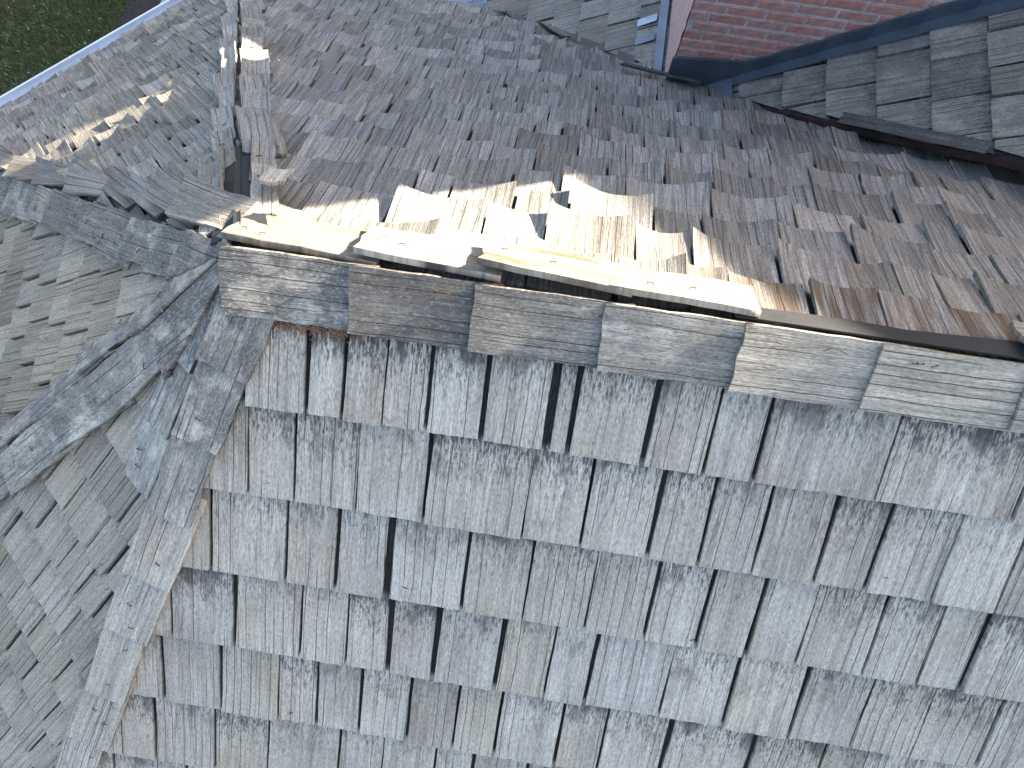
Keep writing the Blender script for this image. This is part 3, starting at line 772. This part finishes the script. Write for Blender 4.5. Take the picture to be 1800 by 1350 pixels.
# rough left side in a paler pink than the front
V = []; F = []
ny, nz = 10, 30
y0w, y1w = W((0, CHY0, 0)).y, W((0, 1.82, 0)).y; z0w, z1w = W((0, 0, zb)).z-0.1, W((0, 0, -0.12)).z
for i in range(ny+1):
    for j in range(nz+1):
        V.append((fx0-0.004+rb.uniform(-0.003, 0.002), y0w-0.002+(y1w-y0w)*i/ny, z0w+(z1w-z0w)*j/nz))
for i in range(ny):
    for j in range(nz):
        a = i*(nz+1)+j; F.append((a, a+1, a+nz+2, a+nz+1))
o = mesh_obj('pale_side', V, F, PALE_PINK, chim, smooth=False); o['label'] = 'pale pink rough left side'
# step flashing along the front foot
fl = empty('flashing', W((CHX0, CHY0, -1.0)), house); fl['label'] = 'slate blue metal flashing around the chimney foot'
cosF = math.cos(math.atan(0.69)); ex = nF*cosF
x = 0.93; i = 0
yF = CHY0-0.010
def zf(x): return SF.z(x, 0)
while x < 1.9:
    x1 = x+ex*1.04
    lo = 0.038; up = 0.084
    y_ = (yF - 0.0016*(i % 2))*S
    pts = [(x, zf(x)+lo), (x1, zf(x1)+lo), (x1, zf(x1)+up), (x, zf(x)+up+0.004)]
    V = [Vector((px_*S, y_, pz*S+ZR)) for px_, pz in pts]; V += [v+Vector((0, 0.010, 0)) for v in V]
    V += [Vector((px_*S, y_-0.05, (zf(px_)+0.0385)*S+ZR)) for px_ in (x, x1)]
    F = [(0,1,2,3),(3,2,6,7),(0,3,7,4),(1,5,6,2),(0,8,9,1)]
    mesh_obj('flashing_piece', V, F, METAL, fl); x += ex; i += 1
# apron at the lower corner
pts = [(CHX0-0.01, zf(CHX0)-0.01), (0.94, zf(0.94)+0.018), (0.94, zf(0.94)+0.095), (CHX0-0.01, zf(0.94)+0.075)]
V = [Vector((px_*S, (yF-0.003)*S, pz*S+ZR)) for px_, pz in pts]; V += [v+Vector((0, 0.012, 0)) for v in V]
mesh_obj('apron', V, [(0,1,2,3),(3,2,6,7),(0,3,7,4),(1,5,6,2)], METAL, fl)
strip(fl, 'apron', SF, [(CHX0-0.05, CHY0+0.01), (0.945, CHY0+0.01), (0.95, V0[1]-0.02), (0.80, 1.205)], 0.045, METAL2)
# side flashing on the slope, with stepped tabs
strip(fl, 'side_flashing', SF, [(CHX0-0.024, CHY0-0.0), (CHX0+0.002, CHY0-0.0), (CHX0+0.002, 1.85), (CHX0-0.024, 1.85)], 0.046, METAL2)
for i, y in enumerate((1.30, 1.44, 1.52, 1.66, 1.78)):
    strip(fl, 'flashing_tab', SF, [(CHX0-0.09, y), (CHX0-0.03, y), (CHX0-0.03, y+0.03), (CHX0-0.09, y+0.03)], 0.048, TABS if i % 2 == 0 else METAL2)
# valley metal
vm = empty('valley', W((V0[0], V0[1], -0.88)), house); vm['label'] = 'brown metal valley strip between two slopes'
dv = Vector((V0[0]-VE[0], V0[1]-VE[1])).normalized(); nv = Vector((-dv.y, dv.x)); nv = nv if nv.dot(Vector((-1, -1))) > 0 else -nv
def off(p, a, b=0.0): return (p[0]+nv.x*a+dv.x*b, p[1]+nv.y*a+dv.y*b)
VU = (2.1, 0.081)
strip(vm, 'valley_sheet', SE, [off(VE, -0.02), off(VE, 0.09), off(VU, 0.09), off(VU, -0.02)], 0.006, VALLEY)
strip(vm, 'valley_sheet', SF, [off(VE, 0.02), off(V0, 0.02), off(V0, -0.028), off(VE, -0.028)], 0.036, VALLEY)
# dark metal edge under the overhanging slope
e0, e1 = V0, (V0[0]+2.6, V0[1]+_dx*2.6)
ed = Vector((e1[0]-e0[0], e1[1]-e0[1])).normalized(); en = Vector((-ed.y, ed.x)); en = en if en.y < 0 else -en
A_ = W((e0[0], e0[1], SF.z(*e0))); B_ = W((e1[0], e1[1], SF.z(*e1))); e3 = Vector((en.x, en.y, 0))
V = [A_+e3*0.012+Vector((0,0,0.024)), B_+e3*0.012+Vector((0,0,0.024)), B_+e3*0.014-Vector((0,0,0.012)), A_+e3*0.014-Vector((0,0,0.012))]
V += [v-e3*0.012 for v in V]
mesh_obj('edge_metal', V, [(0,1,2,3),(4,7,6,5),(0,4,5,1),(3,2,6,7),(0,3,7,4),(1,5,6,2)], VALLEY, vm)

# ------------------------------------------------------------------ loose pieces lying along the valley
def loose(p0, p1, width, th, label, base, warp=0.01, h0=0.05, h1=0.05, sl=SE, brown=0.0):
    a = sl.hit(*p0); b = sl.hit(*p1)
    ax = (a-b).normalized(); q = sl.n.cross(ax).normalized(); n = sl.n
    L_ = ((a-b).length)*S
    o = board(None, 'loose_shingle', b, ax, q, n, L_, L_, width, th, h1, h0, base, 0.15, 0.6, brown=brown, inner=0.0, rng=rg, curl=warp, rag=0.008)
    tag(o, label, 'shingle')
loose((873, 38), (903, 0), 0.045, 0.008, 'loose pale grey wooden strip lying across the gutter end of the valley', T(rg, 0.22, 0.24, -0.02), 0.002, 0.07, 0.06)
loose((903, 24), (1000, 84), 0.05, 0.010, 'loose tan wooden board lying in the upper end of the valley', T(rg, 0.20, 0.22, 0.10), 0.003, 0.06, 0.06, brown=0.3)
loose((1092, 139), (1228, 172), 0.04, 0.012, 'loose dark split strip lying below the chimney corner', T(rg, 0.09, 0.10, 0.05), 0.004, 0.075, 0.075)
loose((1488, 214), (1745, 268), 0.05, 0.012, 'long dark warped shingle strip lying on the overhanging roof edge', T(rg, 0.10, 0.11, 0.03), 0.004, 0.065, 0.065, sl=SF)
loose((1540, 246), (1735, 280), 0.035, 0.010, 'narrow grey strip tucked under the overhanging roof edge', T(rg, 0.16, 0.18, 0.03), 0.002, 0.09, 0.09)

# ------------------------------------------------------------------ planting bed, deck boards, grass
gz_ = lambda px_, py_: CAM + (CR*((px_-900)/FPX) + CD*((py_-675)/FPX) + cf)*((-ZR/S-1.0)/(CR*((px_-900)/FPX) + CD*((py_-675)/FPX) + cf).z)
def gpt(a, b): p = gz_(a, b); return (p.x*S, p.y*S)
e_a, e_b = gpt(0, 215), gpt(345, 5)
dirE = Vector((e_b[0]-e_a[0], e_b[1]-e_a[1])).normalized(); nE_ = Vector((-dirE.y, dirE.x))
bedw = (Vector(gpt(250, 0))-Vector(gpt(190, 0))).length
p1 = Vector(gpt(228, 0)); p2 = Vector(gpt(200, 55)); p3 = Vector(gpt(0, 190))
far = p1 + (p1-p2)*2.5
bed = [far, p1, p2, p3, p3-dirE*2.5, p3-dirE*2.5-nE_*2.2, far+Vector((1.2, -2.5))]
o = mesh_obj('planting_bed', [(p.x, p.y, 0.012) for p in bed], [tuple(range(len(bed)))], MULCH); o['kind'] = 'structure'
# boards of a terrace beside the bed
rw = random.Random(8)
t0 = Vector(gpt(272, 42)); t1 = Vector(gpt(290, 0)); ta = (t1-t0).normalized(); tb_ = Vector((ta.y, -ta.x))
ter = empty('terrace', (t0.x, t0.y, 0.0)); ter['kind'] = 'structure'
for i in range(34):
    a = t0 - ta*1.5 + tb_*(i*0.142); b = t0 + ta*4.2 + tb_*(i*0.142)
    q = tb_*0.134
    z1 = 0.05+rw.uniform(0, 0.003)
    V = [(p.x, p.y, zz) for zz in (0.013, z1) for p in (a, a+q, b+q, b)]
    F = [(0,3,2,1),(4,5,6,7),(0,1,5,4),(1,2,6,5),(2,3,7,6),(3,0,4,7)]
    mesh_obj('plank', V, F, PAVE, ter)
# grass blades and clover bloom on the part of the lawn in view
rgz = random.Random(77)
V, F, B = [], [], []
c0 = Vector(gpt(0, 0)); c1 = Vector(gpt(240, 0)); c2 = Vector(gpt(0, 200))
def inbed(p):
    n_ = len(bed); s_ = False; j = n_-1
    for i in range(n_):
        if (bed[i].y > p[1]) != (bed[j].y > p[1]) and p[0] < (bed[j].x-bed[i].x)*(p[1]-bed[i].y)/(bed[j].y-bed[i].y)+bed[i].x: s_ = not s_
        j = i
    return s_
cnt = 0
while cnt < 150000:
    a, b = rgz.uniform(-1.3, 1.6), rgz.uniform(-0.9, 1.6)
    p = c0 + (c1-c0)*a + (c2-c0)*b
    cnt += 1
    if inbed(p): continue
    hgt = rgz.uniform(0.02, 0.06); an = rgz.uniform(0, 6.28); wd = rgz.uniform(0.003, 0.006); le = rgz.uniform(0, 0.04); a2 = rgz.uniform(0, 6.28)
    k = len(V)
    V += [(p.x-math.cos(an)*wd, p.y-math.sin(an)*wd, 0.0), (p.x+math.cos(an)*wd, p.y+math.sin(an)*wd, 0.0), (p.x+math.cos(a2)*le, p.y+math.sin(a2)*le, hgt)]
    F.append((k, k+1, k+2))
    r_ = rgz.random()
    c_ = (0.050, 0.085, 0.022) if r_ < 0.55 else ((0.085, 0.095, 0.032) if r_ < 0.85 else (0.13, 0.11, 0.055))
    m_ = rgz.uniform(0.9, 1.6); B += [(c_[0]*m_, c_[1]*m_, c_[2]*m_, 1)]*3
o = mesh_obj('grass', V, F, BLADE, attrs={'base': ('FLOAT_COLOR', B)}); tag(o, 'short dark green lawn grass beside the planting bed', 'grass', kind='stuff')
V, F, B = [], [], []
for i in range(190):
    a, b = rgz.random()*1.1-0.05, rgz.random()**0.7*1.05
    p = c0 + (c1-c0)*a + (c2-c0)*b
    if inbed(p) and rgz.random() < 0.8: continue
    k = len(V); r_ = rgz.uniform(0.006, 0.016); an = rgz.uniform(0, 6.28); zz = rgz.uniform(0.02, 0.05)
    for j in range(5):
        q = an+j*1.2566; V.append((p.x+math.cos(q)*r_, p.y+math.sin(q)*r_*0.6, zz+rgz.uniform(-0.006, 0.006)))
    F.append(tuple(range(k, k+5))); m_ = rgz.uniform(0.6, 1.1); B += [(0.22*m_, 0.23*m_, 0.15*m_, 1)]*5
o = mesh_obj('fallen_leaves', V, F, BLADE, attrs={'base': ('FLOAT_COLOR', B)}); tag(o, 'small pale fallen leaves scattered over the lawn', 'leaves', kind='stuff')
